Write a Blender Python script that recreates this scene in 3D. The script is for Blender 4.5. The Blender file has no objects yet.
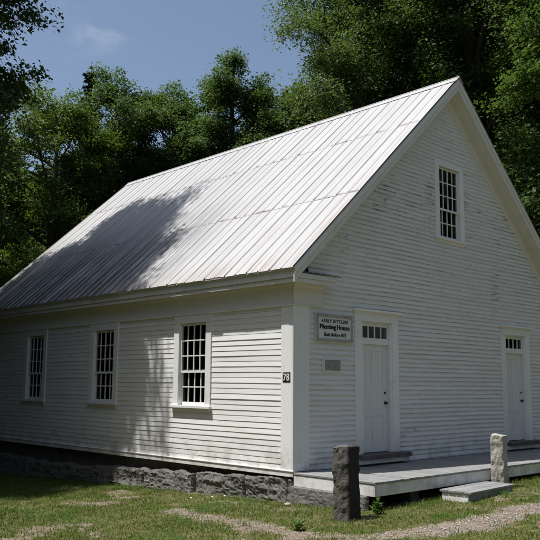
import bpy, bmesh, math, random
import numpy as np
from mathutils import Vector, Matrix, Euler
R_ = math.radians
random.seed(11)
rng = np.random.default_rng(7)
sc = bpy.context.scene
COL = sc.collection

# ------------------------------------------------------------------ dimensions (metres)
W, L = 10.85, 13.82            # gable width (x), long side (y)
EO, OH = 0.363, 0.389          # eave and rake overhang
ZE, ZR = 3.79, 9.14            # roof edge, ridge
SL = (ZR - ZE) / (W / 2 + EO)  # roof slope
CX = W / 2

def roof_z(x):                 # top of the roof deck over x
    return ZR - SL * abs(x - CX)

# ------------------------------------------------------------------ noise helpers
_lat = np.random.default_rng(3).random((256, 256))
def vnoise(x, y):
    x = np.asarray(x, float); y = np.asarray(y, float)
    xi = np.floor(x).astype(int); yi = np.floor(y).astype(int)
    fx = x - xi; fy = y - yi
    fx = fx * fx * (3 - 2 * fx); fy = fy * fy * (3 - 2 * fy)
    a = _lat[xi % 256, yi % 256]; b = _lat[(xi + 1) % 256, yi % 256]
    c = _lat[xi % 256, (yi + 1) % 256]; d = _lat[(xi + 1) % 256, (yi + 1) % 256]
    return (a * (1 - fx) + b * fx) * (1 - fy) + (c * (1 - fx) + d * fx) * fy
def fbm(x, y, o=4):
    s = 0; a = .5; t = 0
    for k in range(o):
        s = s + a * vnoise(np.asarray(x) * 2 ** k + 17.3 * k, np.asarray(y) * 2 ** k + 5.1 * k); t += a; a *= .5
    return s / t
def sstep(a, b, x):
    t = np.clip((np.asarray(x, float) - a) / (b - a), 0, 1)
    return t * t * (3 - 2 * t)

def ground_z(x, y):
    x = np.asarray(x, float); y = np.asarray(y, float)
    xc = np.clip(x, -14, 14); yc = np.clip(y, -14, 22)
    return -.55 + .027 * xc - .037 * yc + .05 * (fbm(x * .5 + 9, y * .5 + 4) - .5) - .0

# ------------------------------------------------------------------ materials
def mat(name):
    m = bpy.data.materials.new(name); m.use_nodes = True
    nt = m.node_tree; nt.nodes.clear()
    return m, nt
class NT:
    def __init__(s, nt): s.nt = nt
    def n(s, t, **k):
        x = s.nt.nodes.new(t)
        for a, b in k.items():
            if a == 'ins':
                for i, v in b.items():
                    if hasattr(v, 'is_output') or isinstance(v, bpy.types.NodeSocket): s.nt.links.new(v, x.inputs[i])
                    else: x.inputs[i].default_value = v
            else: setattr(x, a, b)
        return x
    def math(s, op, a, b=0.0, c=None, clamp=False):
        x = s.n('ShaderNodeMath', operation=op, use_clamp=clamp, ins={0: a, 1: b})
        if c is not None:
            if isinstance(c, bpy.types.NodeSocket): s.nt.links.new(c, x.inputs[2])
            else: x.inputs[2].default_value = c
        return x.outputs[0]
    def mix(s, f, a, b, bt='MIX'):
        x = s.n('ShaderNodeMix', data_type='RGBA', blend_type=bt)
        for i, v in ((0, f), (6, a), (7, b)):
            if isinstance(v, bpy.types.NodeSocket): s.nt.links.new(v, x.inputs[i])
            else: x.inputs[i].default_value = v if i == 0 else (*v, 1)[:4]
        return x.outputs[2]
    def noise(s, vec, scale, detail=4, rough=.55, dist=0):
        x = s.n('ShaderNodeTexNoise', ins={'Vector': vec, 'Scale': scale, 'Detail': detail, 'Roughness': rough, 'Distortion': dist})
        return x.outputs['Fac']
    def ramp(s, fac, a, b):     # smooth 0..1 between a and b
        x = s.n('ShaderNodeMapRange', interpolation_type='SMOOTHSTEP', ins={0: fac, 1: a, 2: b, 3: 0.0, 4: 1.0})
        return x.outputs[0]
    def co(s, scale=(1, 1, 1), loc=(0, 0, 0), rot=(0, 0, 0)):
        t = s.n('ShaderNodeTexCoord')
        m = s.n('ShaderNodeMapping', ins={0: t.outputs['Object'], 1: loc, 2: rot, 3: scale})
        return m.outputs[0]
    def sep(s, v):
        return s.n('ShaderNodeSeparateXYZ', ins={0: v}).outputs
    def island(s):
        return s.n('ShaderNodeNewGeometry').outputs['Random Per Island']
    def bump(s, h, strength=.3, dist=.01):
        return s.n('ShaderNodeBump', ins={'Height': h, 'Strength': strength, 'Distance': dist}).outputs[0]
    def out(s, sh): s.nt.links.new(sh, s.n('ShaderNodeOutputMaterial').inputs[0])
    def prin(s, col, rough=.6, normal=None, spec=.4, metal=0):
        p = s.n('ShaderNodeBsdfPrincipled')
        for i, v in (('Base Color', col), ('Roughness', rough), ('Specular IOR Level', spec), ('Metallic', metal)):
            if isinstance(v, bpy.types.NodeSocket): s.nt.links.new(v, p.inputs[i])
            else: p.inputs[i].default_value = (*v, 1)[:4] if i == 'Base Color' else v
        if normal is not None: s.nt.links.new(normal, p.inputs['Normal'])
        return p.outputs[0]

def paint_mat(name, base, peel_amt, axis, wood=(.17, .15, .13), grime=.5, lap=None):
    """old white oil paint on boards; axis = world axis the boards run along"""
    m, nt = mat(name); t = NT(nt)
    st = {'x': (.8, 1, 13), 'y': (1, .55, 7), 'z': (9, 9, .7), 'n': (1, 1, 1)}[axis]
    v = t.co(); vs = t.co(st)
    isl = t.island()
    big = t.noise(v, .55, 3)
    fine = t.noise(vs, 3.2, 5, .65)
    c = t.mix(t.math('MULTIPLY', isl, .55), base, tuple(b * .86 for b in base))
    c = t.mix(t.math('MULTIPLY', t.ramp(fine, .48, .75), grime), c, tuple(b * g for b, g in zip(base, (.74, .72, .68))))
    c = t.mix(t.math('MULTIPLY', t.ramp(big, .5, .7), .25 * grime), c, tuple(b * g for b, g in zip(base, (.78, .77, .72))))
    crack = t.noise(vs, 2.1, 7, .72)
    where = t.noise(v, .45, 3, .6)
    k = t.math('ADD', crack, t.math('MULTIPLY', where, .45))
    if lap: k = t.math('ADD', k, t.math('SUBTRACT', t.math('MULTIPLY', t.ramp(t.sep(v)[2], 1.5, 4.5), .06), .035))
    peel = t.ramp(k, .98 - peel_amt, 1.01 - peel_amt)
    woodn = t.mix(t.noise(vs, 9, 4), wood, tuple(w * 1.7 for w in wood))
    c = t.mix(peel, c, woodn)
    zz = t.sep(v)[2]      # mud splash and mildew low on the boards
    low = t.math('MULTIPLY', t.ramp(zz, .75, .0), t.ramp(t.noise(v, 2.6, 5, .7), .40, .66))
    c = t.mix(t.math('MULTIPLY', low, .5), c, (.30, .28, .24))
    if lap:      # shade under each lap painted in, along with paint worn at the drip edge
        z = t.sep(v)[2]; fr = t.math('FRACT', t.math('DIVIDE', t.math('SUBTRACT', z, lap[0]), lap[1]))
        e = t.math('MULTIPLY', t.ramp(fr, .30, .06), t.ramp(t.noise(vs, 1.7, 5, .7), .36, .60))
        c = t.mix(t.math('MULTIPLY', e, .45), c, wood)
    rough = t.math('ADD', .5, t.math('MULTIPLY', fine, .3))
    h = t.math('SUBTRACT', t.math('MULTIPLY', fine, .5), peel)
    t.out(t.prin(c, rough, t.bump(h, .35, .006), .3))
    return m

WHITE = (.80, .797, .785)
M = {}
M['side'] = paint_mat('weathered_white_side_clapboard', WHITE, .055, 'y', wood=(.2, .185, .165), grime=.5)
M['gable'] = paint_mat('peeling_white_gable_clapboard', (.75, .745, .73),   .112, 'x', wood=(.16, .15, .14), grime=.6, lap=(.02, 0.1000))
M['trim'] = paint_mat('white_trim_paint', WHITE, -.03, 'n', grime=.35)
M['post'] = paint_mat('white_corner_paint', WHITE, .0, 'z', grime=.5)
M['rake'] = paint_mat('aged_white_rake_paint', (.70, .69, .65), .0, 'n', grime=.5)
M['sash'] = paint_mat('white_sash_paint', (.76, .76, .74), -.1, 'n', grime=.3)
M['door'] = paint_mat('white_door_paint', (.72, .72, .70), -.03, 'z', grime=.3)

def simple(name, col, rough=.6, var=.25, scale=8, spec=.4, metal=0, bump=.2, bs=30, bd=.005, stretch=(1, 1, 1)):
    m, nt = mat(name); t = NT(nt); v = t.co(stretch)
    n1 = t.noise(v, scale, 5, .6)
    c = t.mix(t.ramp(n1, .3, .7), tuple(x * (1 - var) for x in col), tuple(min(1, x * (1 + var)) for x in col))
    t.out(t.prin(c, rough, t.bump(t.noise(v, bs, 5, .6), bump, bd), spec, metal))
    return m
M['dark_sill'] = simple('dark_timber_sill', (.10, .09, .085), .8, .4, 5)
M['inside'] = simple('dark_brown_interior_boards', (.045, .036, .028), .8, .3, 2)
M['iron'] = simple('black_iron', (.02, .02, .021), .45, .3, 20, .5)
M['black'] = simple('black_plate_enamel', (.012, .012, .013), .35, .2, 30, .5)
M['letter_white'] = simple('white_enamel_figures', (.75, .75, .73), .5, .05)
M['letter_black'] = simple('black_sign_lettering', (.012, .012, .014), .5, .1)
M['sign_face'] = simple('pale_grey_sign_face', (.64, .65, .62), .6, .08, 4)
M['sign_frame'] = simple('grey_sign_frame', (.33, .32, .29), .7, .2, 9)
M['plaque'] = simple('dull_grey_metal_plaque', (.26, .26, .25), .45, .25, 26, .5, .3)
M['underdeck'] = simple('dark_roof_boards', (.05, .045, .04), .9, .3, 6)
M['bark'] = simple('grey_brown_bark', (.085, .07, .055), .9, .4, 3, .2, 0, .8, 9, .05, (3, 3, .6))
M['bark_dark'] = simple('dark_bark', (.045, .038, .03), .9, .4, 3, .2, 0, .8, 9, .05, (3, 3, .6))

def deck_mat():
    m, nt = mat('weathered_grey_deck_boards'); t = NT(nt)
    v = t.co((12, 1.2, 12)); isl = t.island()
    n1 = t.noise(v, 2.2, 5, .65); n2 = t.noise(t.co(), 1.1, 4)
    c = t.mix(isl, (.185, .186, .186), (.245, .246, .243))
    c = t.mix(t.math('MULTIPLY', t.ramp(n1, .45, .75), .55), c, (.15, .15, .145))
    c = t.mix(t.math('MULTIPLY', t.ramp(n2, .5, .7), .3), c, (.36, .355, .34))
    t.out(t.prin(c, .65, t.bump(n1, .3, .004), .35)); return m
M['deck'] = deck_mat()

def granite(name, base, dark, lich, shade_edge=None):
    m, nt = mat(name); t = NT(nt); v = t.co()
    n1 = t.noise(v, 2.3, 6, .65); n2 = t.noise(v, 70, 3, .7); n3 = t.noise(v, 7, 5, .6, .6)
    c = t.mix(t.ramp(n1, .3, .7), base, tuple(b * .66 for b in base))
    c = t.mix(t.math('MULTIPLY', t.ramp(n2, .52, .68), .8), c, dark)
    c = t.mix(t.math('MULTIPLY', t.ramp(n2, .46, .36), .5), c, tuple(min(1, b * 1.5) for b in base))
    c = t.mix(t.math('MULTIPLY', t.ramp(n3, .56, .68), .7), c, lich)
    if shade_edge:    # shade on the face away from the sun, painted in near-black
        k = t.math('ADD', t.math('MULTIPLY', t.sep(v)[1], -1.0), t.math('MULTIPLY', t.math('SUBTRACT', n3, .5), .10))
        c = t.mix(t.math('MULTIPLY', t.ramp(k, shade_edge - .03, shade_edge + .02), .9), c, (.02, .0195, .019))
    h = t.math('ADD', t.math('MULTIPLY', n3, 1.0), t.math('MULTIPLY', n2, .25))
    t.out(t.prin(c, .85, t.bump(h, .7, .02), .25)); return m
M['granite_pale'] = granite('pale_grey_granite', (.42, .40, .35), (.16, .15, .13), (.30, .28, .23))
M['granite_dark'] = granite('dark_lichened_granite_shaded', (.11, .104, .092), (.04, .043, .039), (.05, .048, .043), .12)
M['granite_wall'] = granite('foundation_granite', (.165, .157, .142), (.06, .056, .051), (.07, .066, .058))

def roof_mat():
    m, nt = mat('weathered_white_metal_roof'); t = NT(nt)
    v = t.co(); vs = t.co((.35, 7, .35))
    xyz = t.sep(v); isl = t.island()
    n1 = t.noise(vs, 1.3, 5, .65); n2 = t.noise(vs, 3.5, 4, .6); n3 = t.noise(v, .5, 3)
    c = t.mix(t.math('MULTIPLY', isl, .8), (.455, .455, .455), (.40, .40, .40))
    c = t.mix(t.math('MULTIPLY', t.ramp(n1, .42, .68), .6), c, (.34, .325, .305))
    c = t.mix(t.math('MULTIPLY', t.ramp(t.noise(t.co((.5, 22, .5)), 1.6, 5, .7), .52, .68), .45), c, (.27, .25, .225))
    # grime streaks, strongest low on the slope toward the back
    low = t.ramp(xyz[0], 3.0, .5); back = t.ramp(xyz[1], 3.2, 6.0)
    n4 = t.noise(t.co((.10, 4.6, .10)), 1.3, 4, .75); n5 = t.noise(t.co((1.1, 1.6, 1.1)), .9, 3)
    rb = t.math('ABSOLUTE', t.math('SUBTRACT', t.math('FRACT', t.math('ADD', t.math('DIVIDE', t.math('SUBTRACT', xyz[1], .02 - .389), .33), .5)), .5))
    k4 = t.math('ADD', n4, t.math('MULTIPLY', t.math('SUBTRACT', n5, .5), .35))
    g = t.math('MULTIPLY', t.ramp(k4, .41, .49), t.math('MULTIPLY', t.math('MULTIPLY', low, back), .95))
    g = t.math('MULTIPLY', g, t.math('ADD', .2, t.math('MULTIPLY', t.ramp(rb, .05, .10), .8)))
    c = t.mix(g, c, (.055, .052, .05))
    g2 = t.math('MULTIPLY', t.ramp(n2, .60, .70), t.math('MULTIPLY', t.ramp(n3, .45, .6), .35))
    c = t.mix(g2, c, (.25, .20, .16))
    ev = t.math('MULTIPLY', t.math('ADD', t.ramp(xyz[0], .25, -.38), t.ramp(xyz[1], .1, -.39)), t.ramp(t.noise(vs, 1.9, 5, .7), .46, .62))
    c = t.mix(t.math('MULTIPLY', ev, .5, clamp=True), c, (.26, .17, .11))
    # rust at the laps
    for lap in (1.6, 3.83):
        d = t.math('ABSOLUTE', t.math('SUBTRACT', xyz[0], lap))
        r = t.math('MULTIPLY', t.ramp(d, .05, .005), t.ramp(t.noise(v, 3.0, 4), .45, .62))
        c = t.mix(t.math('MULTIPLY', r, .75), c, (.16, .13, .11))
    t.out(t.prin(c, .5, t.bump(t.noise(v, 2.2, 3), .12, .03), .35, .0)); return m
M['roof'] = roof_mat()

def glass_mat():
    m, nt = mat('old_window_glass'); t = NT(nt)
    v = t.co()
    nm = t.bump(t.noise(v, 5, 2), .12, .02)
    lw = t.n('ShaderNodeLayerWeight', ins={'Blend': .5}); nt.links.new(nm, lw.inputs['Normal'])
    fac = t.math('ADD', .032, t.math('MULTIPLY', t.math('POWER', lw.outputs['Facing'], 5.0), .9))
    gl = t.n('ShaderNodeBsdfGlossy', ins={'Roughness': .03}); nt.links.new(nm, gl.inputs['Normal'])
    tr = t.n('ShaderNodeBsdfTransparent', ins={'Color': (.72, .75, .72, 1)})
    mx = t.n('ShaderNodeMixShader', ins={0: fac, 1: tr.outputs[0], 2: gl.outputs[0]})
    t.out(mx.outputs[0]); return m
M['glass'] = glass_mat()

def leaf_mat(name, a, b, tip=None, trans=.42, rough=.5):
    m, nt = mat(name); t = NT(nt)
    isl = t.island()
    big = t.noise(t.co(), .55, 2)
    c = t.mix(isl, a, b)
    if tip: c = t.mix(t.math('MULTIPLY', t.ramp(big, .5, .68), .7), c, tip)
    p = t.prin(c, rough, None, .25)
    tl = t.n('ShaderNodeBsdfTranslucent'); c2 = t.mix(.5, c, tuple(min(1, x * f) for x, f in zip(b, (1.5, 1.5, .8))))
    nt.links.new(c2, tl.inputs[0])
    t.out(t.n('ShaderNodeMixShader', ins={0: trans, 1: p, 2: tl.outputs[0]}).outputs[0]); return m
M['leaf_dark'] = leaf_mat('dark_green_leaves', (.030, .062, .016), (.058, .098, .024))
M['leaf_mid'] = leaf_mat('mid_green_leaves', (.046, .092, .020), (.080, .138, .030), (.092, .145, .032))
M['leaf_yellow'] = leaf_mat('yellow_green_leaves', (.062, .115, .018), (.108, .168, .026), (.12, .172, .03))
M['leaf_ash'] = leaf_mat('soft_green_leaflets', (.050, .090, .020), (.085, .135, .030), (.085, .125, .026))
M['leaf_wood'] = leaf_mat('woodland_leaves', (.040, .080, .020), (.072, .122, .030))
M['needle'] = leaf_mat('dark_conifer_needles', (.012, .028, .012), (.022, .044, .018), None, .12)
def grass_mat():
    m, nt = mat('lawn_grass'); t = NT(nt); isl = t.island(); v = t.co()
    c = t.mix(isl, (.070, .130, .014), (.135, .205, .028))
    c = t.mix(t.math('MULTIPLY', t.ramp(t.noise(v, 1.1, 4, .65), .45, .68), .8), c, (.145, .16, .045))
    dry = t.math('ADD', t.math('MULTIPLY', t.math('FRACT', t.math('MULTIPLY', isl, 37.7)), .4), t.math('MULTIPLY', t.noise(t.co((1, 1, 1), (9, 4, 0)), 1.9, 4, .65), .9))
    c = t.mix(t.ramp(dry, .84, 1.02), c, (.24, .20, .09))
    p = t.prin(c, .55, None, .2); tl = t.n('ShaderNodeBsdfTranslucent', ins={0: c})
    t.out(t.n('ShaderNodeMixShader', ins={0: .35, 1: p, 2: tl.outputs[0]}).outputs[0]); return m
M['grass'] = grass_mat()
M['weed'] = leaf_mat('bright_weed_leaves', (.05, .105, .02), (.08, .15, .03), None, .3)
M['petal'] = simple('white_petals', (.75, .75, .7), .6, .05)

def ground_mat():
    m, nt = mat('soil_and_turf'); t = NT(nt); v = t.co()
    at = t.n('ShaderNodeAttribute', attribute_name='bare').outputs['Fac']
    fine = t.noise(v, 55, 4, .7); med = t.noise(v, 6, 5, .65); big = t.noise(v, .8, 3)
    turf = t.mix(t.ramp(med, .35, .65), (.07, .085, .022), (.15, .125, .06))
    dirt = t.mix(t.ramp(med, .3, .7), (.15, .105, .075), (.25, .20, .155))
    dirt = t.mix(t.math('MULTIPLY', t.ramp(fine, .5, .68), .6), dirt, (.36, .34, .31))
    dirt = t.mix(t.math('MULTIPLY', t.ramp(fine, .45, .3), .6), dirt, (.08, .065, .05))
    b = t.ramp(t.math('ADD', at, t.math('MULTIPLY', t.math('SUBTRACT', med, .5), .5)), .32, .62)
    c = t.mix(b, turf, dirt)
    t.out(t.prin(c, .95, t.bump(t.math('ADD', fine, med), .6, .03), .15)); return m
M['ground'] = ground_mat()
def pebble_mat():
    m, nt = mat('mixed_pebbles'); t = NT(nt); isl = t.island()
    c = t.mix(isl, (.16, .14, .12), (.42, .40, .37))
    t.out(t.prin(c, .85, None, .25)); return m
M['pebble'] = pebble_mat()

# ------------------------------------------------------------------ object helpers
def world_of(o):
    m = Matrix.Translation(o.location)
    return m if o.parent is None else world_of(o.parent) @ o.matrix_parent_inverse @ m
def link_mesh(name, me, m, parent=None):
    o = bpy.data.objects.new(name, me); COL.objects.link(o)
    if m is not None: me.materials.append(m)
    if parent is not None:
        o.parent = parent
        o.matrix_parent_inverse = world_of(parent).inverted()
    return o
def np_mesh(name, V, F, smooth=False):
    """F: (n,k) array or list of faces"""
    me = bpy.data.meshes.new(name)
    V = np.asarray(V, np.float32)
    if isinstance(F, np.ndarray):
        n, k = F.shape
        me.vertices.add(len(V)); me.vertices.foreach_set('co', V.ravel())
        me.loops.add(n * k); me.loops.foreach_set('vertex_index', F.astype(np.int32).ravel())
        me.polygons.add(n); me.polygons.foreach_set('loop_start', np.arange(0, n * k, k, dtype=np.int32))
        me.update(calc_edges=True)
    else:
        me.from_pydata([tuple(map(float, v)) for v in V], [], F); me.update()
    if smooth: me.polygons.foreach_set('use_smooth', np.ones(len(me.polygons), bool))
    return me
def empty(name, loc, label, cat, group=None):
    o = bpy.data.objects.new(name, None); COL.objects.link(o); o.location = loc
    o.empty_display_size = .2
    tag(o, label, cat, group); return o
def tag(o, label=None, cat=None, group=None, kind=None):
    if label: o['label'] = label
    if cat: o['category'] = cat
    if group: o['group'] = group
    if kind: o['kind'] = kind
    return o

FR = {'side': lambda u, v, d: (-d, u, v), 'front': lambda u, v, d: (u, -d, v),
      'right': lambda u, v, d: (W + d, u, v), 'back': lambda u, v, d: (u, L + d, v)}
class MB:
    def __init__(s, frame=None): s.bm = bmesh.new(); s.f = FR[frame] if frame else (lambda x, y, z: (x, y, z))
    def hexa(s, c):
        """8 corners: bottom 4 (ccw) then top 4"""
        vs = [s.bm.verts.new(p) for p in c]
        for q in ((0, 3, 2, 1), (4, 5, 6, 7), (0, 1, 5, 4), (1, 2, 6, 5), (2, 3, 7, 6), (3, 0, 4, 7)):
            s.bm.faces.new([vs[i] for i in q])
    def box(s, u0, u1, v0, v1, d0, d1):
        f = s.f
        s.hexa([f(u0, v0, d0), f(u1, v0, d0), f(u1, v0, d1), f(u0, v0, d1), f(u0, v1, d0), f(u1, v1, d0), f(u1, v1, d1), f(u0, v1, d1)])
    def prism(s, pts, d0, d1):
        """polygon in (u,v), extruded in d"""
        a = [s.bm.verts.new(s.f(u, v, d0)) for u, v in pts]; b = [s.bm.verts.new(s.f(u, v, d1)) for u, v in pts]
        s.bm.faces.new(a); s.bm.faces.new(b[::-1]); n = len(pts)
        for i in range(n): s.bm.faces.new([a[i], b[i], b[(i + 1) % n], a[(i + 1) % n]])
    def tube(s, pts, r, n=10):
        """straight tube between two xyz points"""
        a, b = Vector(pts[0]), Vector(pts[1]); z = (b - a).normalized()
        x = z.orthogonal().normalized(); y = z.cross(x)
        A = [s.bm.verts.new(a + (x * math.cos(t) + y * math.sin(t)) * r) for t in [2 * math.pi * i / n for i in range(n)]]
        B = [s.bm.verts.new(b + (x * math.cos(t) + y * math.sin(t)) * r) for t in [2 * math.pi * i / n for i in range(n)]]
        s.bm.faces.new(A[::-1]); s.bm.faces.new(B)
        for i in range(n): s.bm.faces.new([A[i], A[(i + 1) % n], B[(i + 1) % n], B[i]])
    def ball(s, c, r, sc=(1, 1, 1)):
        bmesh.ops.create_uvsphere(s.bm, u_segments=12, v_segments=8, radius=r, matrix=Matrix.Translation(c) @ Matrix.Diagonal((*sc, 1)))
    def build(s, name, m, parent=None, bevel=.004):
        bmesh.ops.recalc_face_normals(s.bm, faces=s.bm.faces)
        if bevel: bmesh.ops.bevel(s.bm, geom=list(s.bm.edges), offset=bevel, segments=1, affect='EDGES', clamp_overlap=True)
        me = bpy.data.meshes.new(name); s.bm.to_mesh(me); s.bm.free()
        return link_mesh(name, me, m, parent)

def sheet_with_holes(frame, u0, u1, v0, v1, d, holes, name, m, parent, gable=False):
    us = sorted({u0, u1, *[h[0] for h in holes], *[h[1] for h in holes]}); vs = sorted({v0, v1, *[h[2] for h in holes], *[h[3] for h in holes]})
    V = []; F = []
    for a, b in zip(us, us[1:]):
        for c, e in zip(vs, vs[1:]):
            mu, mv = (a + b) / 2, (c + e) / 2
            if any(h[0] < mu < h[1] and h[2] < mv < h[3] for h in holes): continue
            i = len(V); V += [FR[frame](a, c, d), FR[frame](b, c, d), FR[frame](b, e, d), FR[frame](a, e, d)]; F.append([i, i + 1, i + 2, i + 3])
    if gable:
        i = len(V); V += [FR[frame](u0, v1, d), FR[frame](u1, v1, d), FR[frame](CX, roof_z(CX) - .1, d)]; F.append([i, i + 1, i + 2])
    return link_mesh(name, np_mesh(name, V, F), m, parent)

# ------------------------------------------------------------------ the meeting house
house = empty('meeting_house', (CX, L / 2, -.55), 'old white clapboard meeting house with steep metal roof and two front doors', 'house')

WIN_Y = (3.083, 6.689, 10.311); WB, WT, WH = 1.2165, 2.902, .433    # side windows: glass bottom, top, half width
GB, GT, GH = 5.2, 6.878, .401                                       # gable window
DOOR_X = (CX - 2.913, CX + 2.913); TB, TT, DH = 2.6095, 2.857, .43

side_holes = [(y - WH - .03, y + WH + .03, WB - .05, WT + .03) for y in WIN_Y]
front_holes = [(CX - GH - .03, CX + GH + .03, GB - .03, GT + .03)] + [(x - DH - .03, x + DH + .03, .1, TT + .03) for x in DOOR_X]

def siding(frame, name, m, u0, u1, v0, v1, pitch, holes, seed, gable=False, sag=.004, lip=.016):
    r = np.random.default_rng(seed)
    V = []; F = []
    nrow = int(math.ceil((v1 - v0) / pitch))
    f = FR[frame]
    for k in range(nrow):
        v = v0 + k * pitch
        a, b = u0, u1
        if gable:
            lim = (v + pitch * .4 + .12 - roof_z(0)) / SL
            if lim > 0: a, b = max(u0, lim), min(u1, W - lim)
            if b - a < .15: break
        # openings
        segs = [(a, b)]
        for h in holes:
            if h[2] - .02 < v + pitch * .5 < h[3] + .02:
                ns = []
                for s0, s1 in segs:
                    if h[1] <= s0 or h[0] >= s1: ns.append((s0, s1)); continue
                    if h[0] > s0: ns.append((s0, h[0] - .12))
                    if h[1] < s1: ns.append((h[1] + .12, s1))
                segs = ns
        boards = []
        for s0, s1 in segs:
            c = s0
            while s1 - c > .01:
                ln = r.uniform(2.2, 4.6)
                e = s1 if s1 - c - ln < .7 else c + ln
                boards.append((c, e)); c = e
        for s0, s1 in boards:
            n = max(2, int((s1 - s0) / .3) + 1); us = np.linspace(s0 + .001, s1 - .001, n)
            off = r.normal(0, .0015); dz = r.normal(0, .0018); li = lip + r.normal(0, .0015)
            sg = sag * 2 * (fbm(us * .35 + 3 * seed, v * .5) - .5) * 2 + sag * .35 * (vnoise(us * 1.3, k * 3.1) - .5)
            dd = .004 * (vnoise(us * 1.1 + 8, k * 1.7) - .5)
            i = len(V)
            for j in range(n):
                vb = v + dz + sg[j]
                V += [f(us[j], vb, off * .3), f(us[j], vb, li + off + dd[j]), f(us[j], vb + pitch + .02, .0)]
            for j in range(n - 1):
                q = i + 3 * j
                F += [[q, q + 3, q + 4, q + 1], [q + 1, q + 4, q + 5, q + 2]]
    me = np_mesh(name, V, F)
    return link_mesh(name, me, m, house)

siding('side', 'clapboard_wall', M['side'], .29, L - .29, .02, 3.2, .1087, side_holes, 1, sag=.009, lip=.0105)
siding('front', 'clapboard_wall', M['gable'], .40, W - .40, .02, 8.9, 0.1000, front_holes, 2, gable=True, sag=.010, lip=.027)
siding('right', 'clapboard_wall', M['side'], .29, L - .29, .02, 3.6, .1087, [], 3, lip=.0105)
siding('back', 'clapboard_wall', M['gable'], .29, W - .29, .02, 8.9, .1165, [], 4, gable=True)

# inside lining so that the openings look into a dark room
lin = .13
li = empty('interior', (0, 0, 0), None, None); li.parent = house; li.matrix_parent_inverse = world_of(house).inverted()
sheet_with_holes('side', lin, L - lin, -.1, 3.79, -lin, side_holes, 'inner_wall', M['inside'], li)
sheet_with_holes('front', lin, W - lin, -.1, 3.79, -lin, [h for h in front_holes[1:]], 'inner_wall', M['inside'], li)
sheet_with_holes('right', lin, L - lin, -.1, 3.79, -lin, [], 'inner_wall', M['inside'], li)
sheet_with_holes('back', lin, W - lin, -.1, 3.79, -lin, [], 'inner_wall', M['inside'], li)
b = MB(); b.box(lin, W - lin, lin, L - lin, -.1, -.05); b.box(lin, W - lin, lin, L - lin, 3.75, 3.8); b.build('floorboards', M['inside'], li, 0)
# unseen attic partition, added so the gable window looks dark
b = MB('front'); b.prism([(.3, 3.82), (W - .3, 3.82), (CX + .1, roof_z(CX) - .25), (CX - .1, roof_z(CX) - .25)], -1.65, -1.6); b.build('added_attic_partition', M['inside'], li, 0)

# corner boards
def corner_board(x, y, sx, sy):
    b = MB()
    # two boards butted at the corner, the front one lapping the side one
    x0, x1 = sorted((x - sx * .032, x + sx * .415)); y0, y1 = sorted((y - sy * .032, y - sy * .002))
    b.box(x0, x1, y0, y1, .012, 3.2)
    x0, x1 = sorted((x - sx * .032, x - sx * .002)); y0, y1 = sorted((y + sy * .0, y + sy * .30))
    b.box(x0, x1, y0, y1, .018, 3.2)
    b.build('corner_board', M['post'], house, .004)
corner_board(0, 0, 1, 1); corner_board(W, 0, -1, 1); corner_board(0, L, 1, -1); corner_board(W, L, -1, -1)

# water table boards along the foot of the walls
b = MB('side'); b.box(-.035, L + .035, -.085, .012, -.03, .036); b.box(-.04, L + .04, .012, .032, -.02, .05); b.build('water_table', M['post'], house)
b = MB('right'); b.box(-.035, L + .035, -.085, .03, -.03, .036); b.build('water_table', M['post'], house)
b = MB('front'); b.box(-.03, W + .03, .003, .04, -.02, .022); b.build('water_table', M['trim'], house)

# frieze, box cornice and returns
for fr in ('side', 'right'):
    b = MB(fr); b.box(-.042, L + .042, 3.147, 3.56, -.02, .042); b.box(-.05, L + .05, 3.125, 3.15, -.01, .056); b.build('frieze', M['trim'], house)
    b = MB(fr)
    sg = 1
    b.box(-.28, L + .28, 3.56, 3.585, -.02, .284)                    # soffit
    b.box(-.315, L + .315, 3.62, 3.798, .285, .315)                  # fascia
    b.box(-.29, L + .29, 3.535, 3.617, .27, .29)                      # lower lip moulding
    b.box(-.12, L + .12, 3.50, 3.56, .042, .085)                      # bed moulding
    b.build('cornice', M['rake'], house)
def cornice_return(x, s, y, sy):
    b = MB()
    def bx(x0, x1, y0, y1, z0, z1):
        xs = sorted((x + s * x0, x + s * x1)); ys = sorted((y + sy * y0, y + sy * y1)); b.box(*xs, *ys, z0, z1)
    bx(-.044, .75, -.046, .0, 3.149, 3.56)        # frieze block
    bx(-.052, .765, -.058, .0, 3.127, 3.149)
    bx(-.286, .89, -.323, .0, 3.62, 3.72)
    bx(-.268, .86, -.284, .0, 3.562, 3.62)         # box
    bx(-.270, .875, -.307, -.25, 3.537, 3.617)      # lip
    bx(-.09, .80, -.088, .0, 3.50, 3.56)          # bed mould
    b.build('cornice_return', M['rake'], house)
    c = MB()                                       # little sloping lid over the return
    xa, xb = x + s * (-.29), x + s * 1.0
    ya, yb = y + sy * (-.345), y + sy * .0
    c.hexa([(xa, ya, 3.722), (xb, ya, 3.722), (xb, yb, 3.80), (xa, yb, 3.80), (xa, ya, 3.742), (xb, ya, 3.742), (xb, yb, 3.82), (xa, yb, 3.82)])
    c.build('return_lid', M['dark_sill'], house, .002)
for x, s in ((0, 1), (W, -1)):
    cornice_return(x, s, 0, 1)

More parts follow.
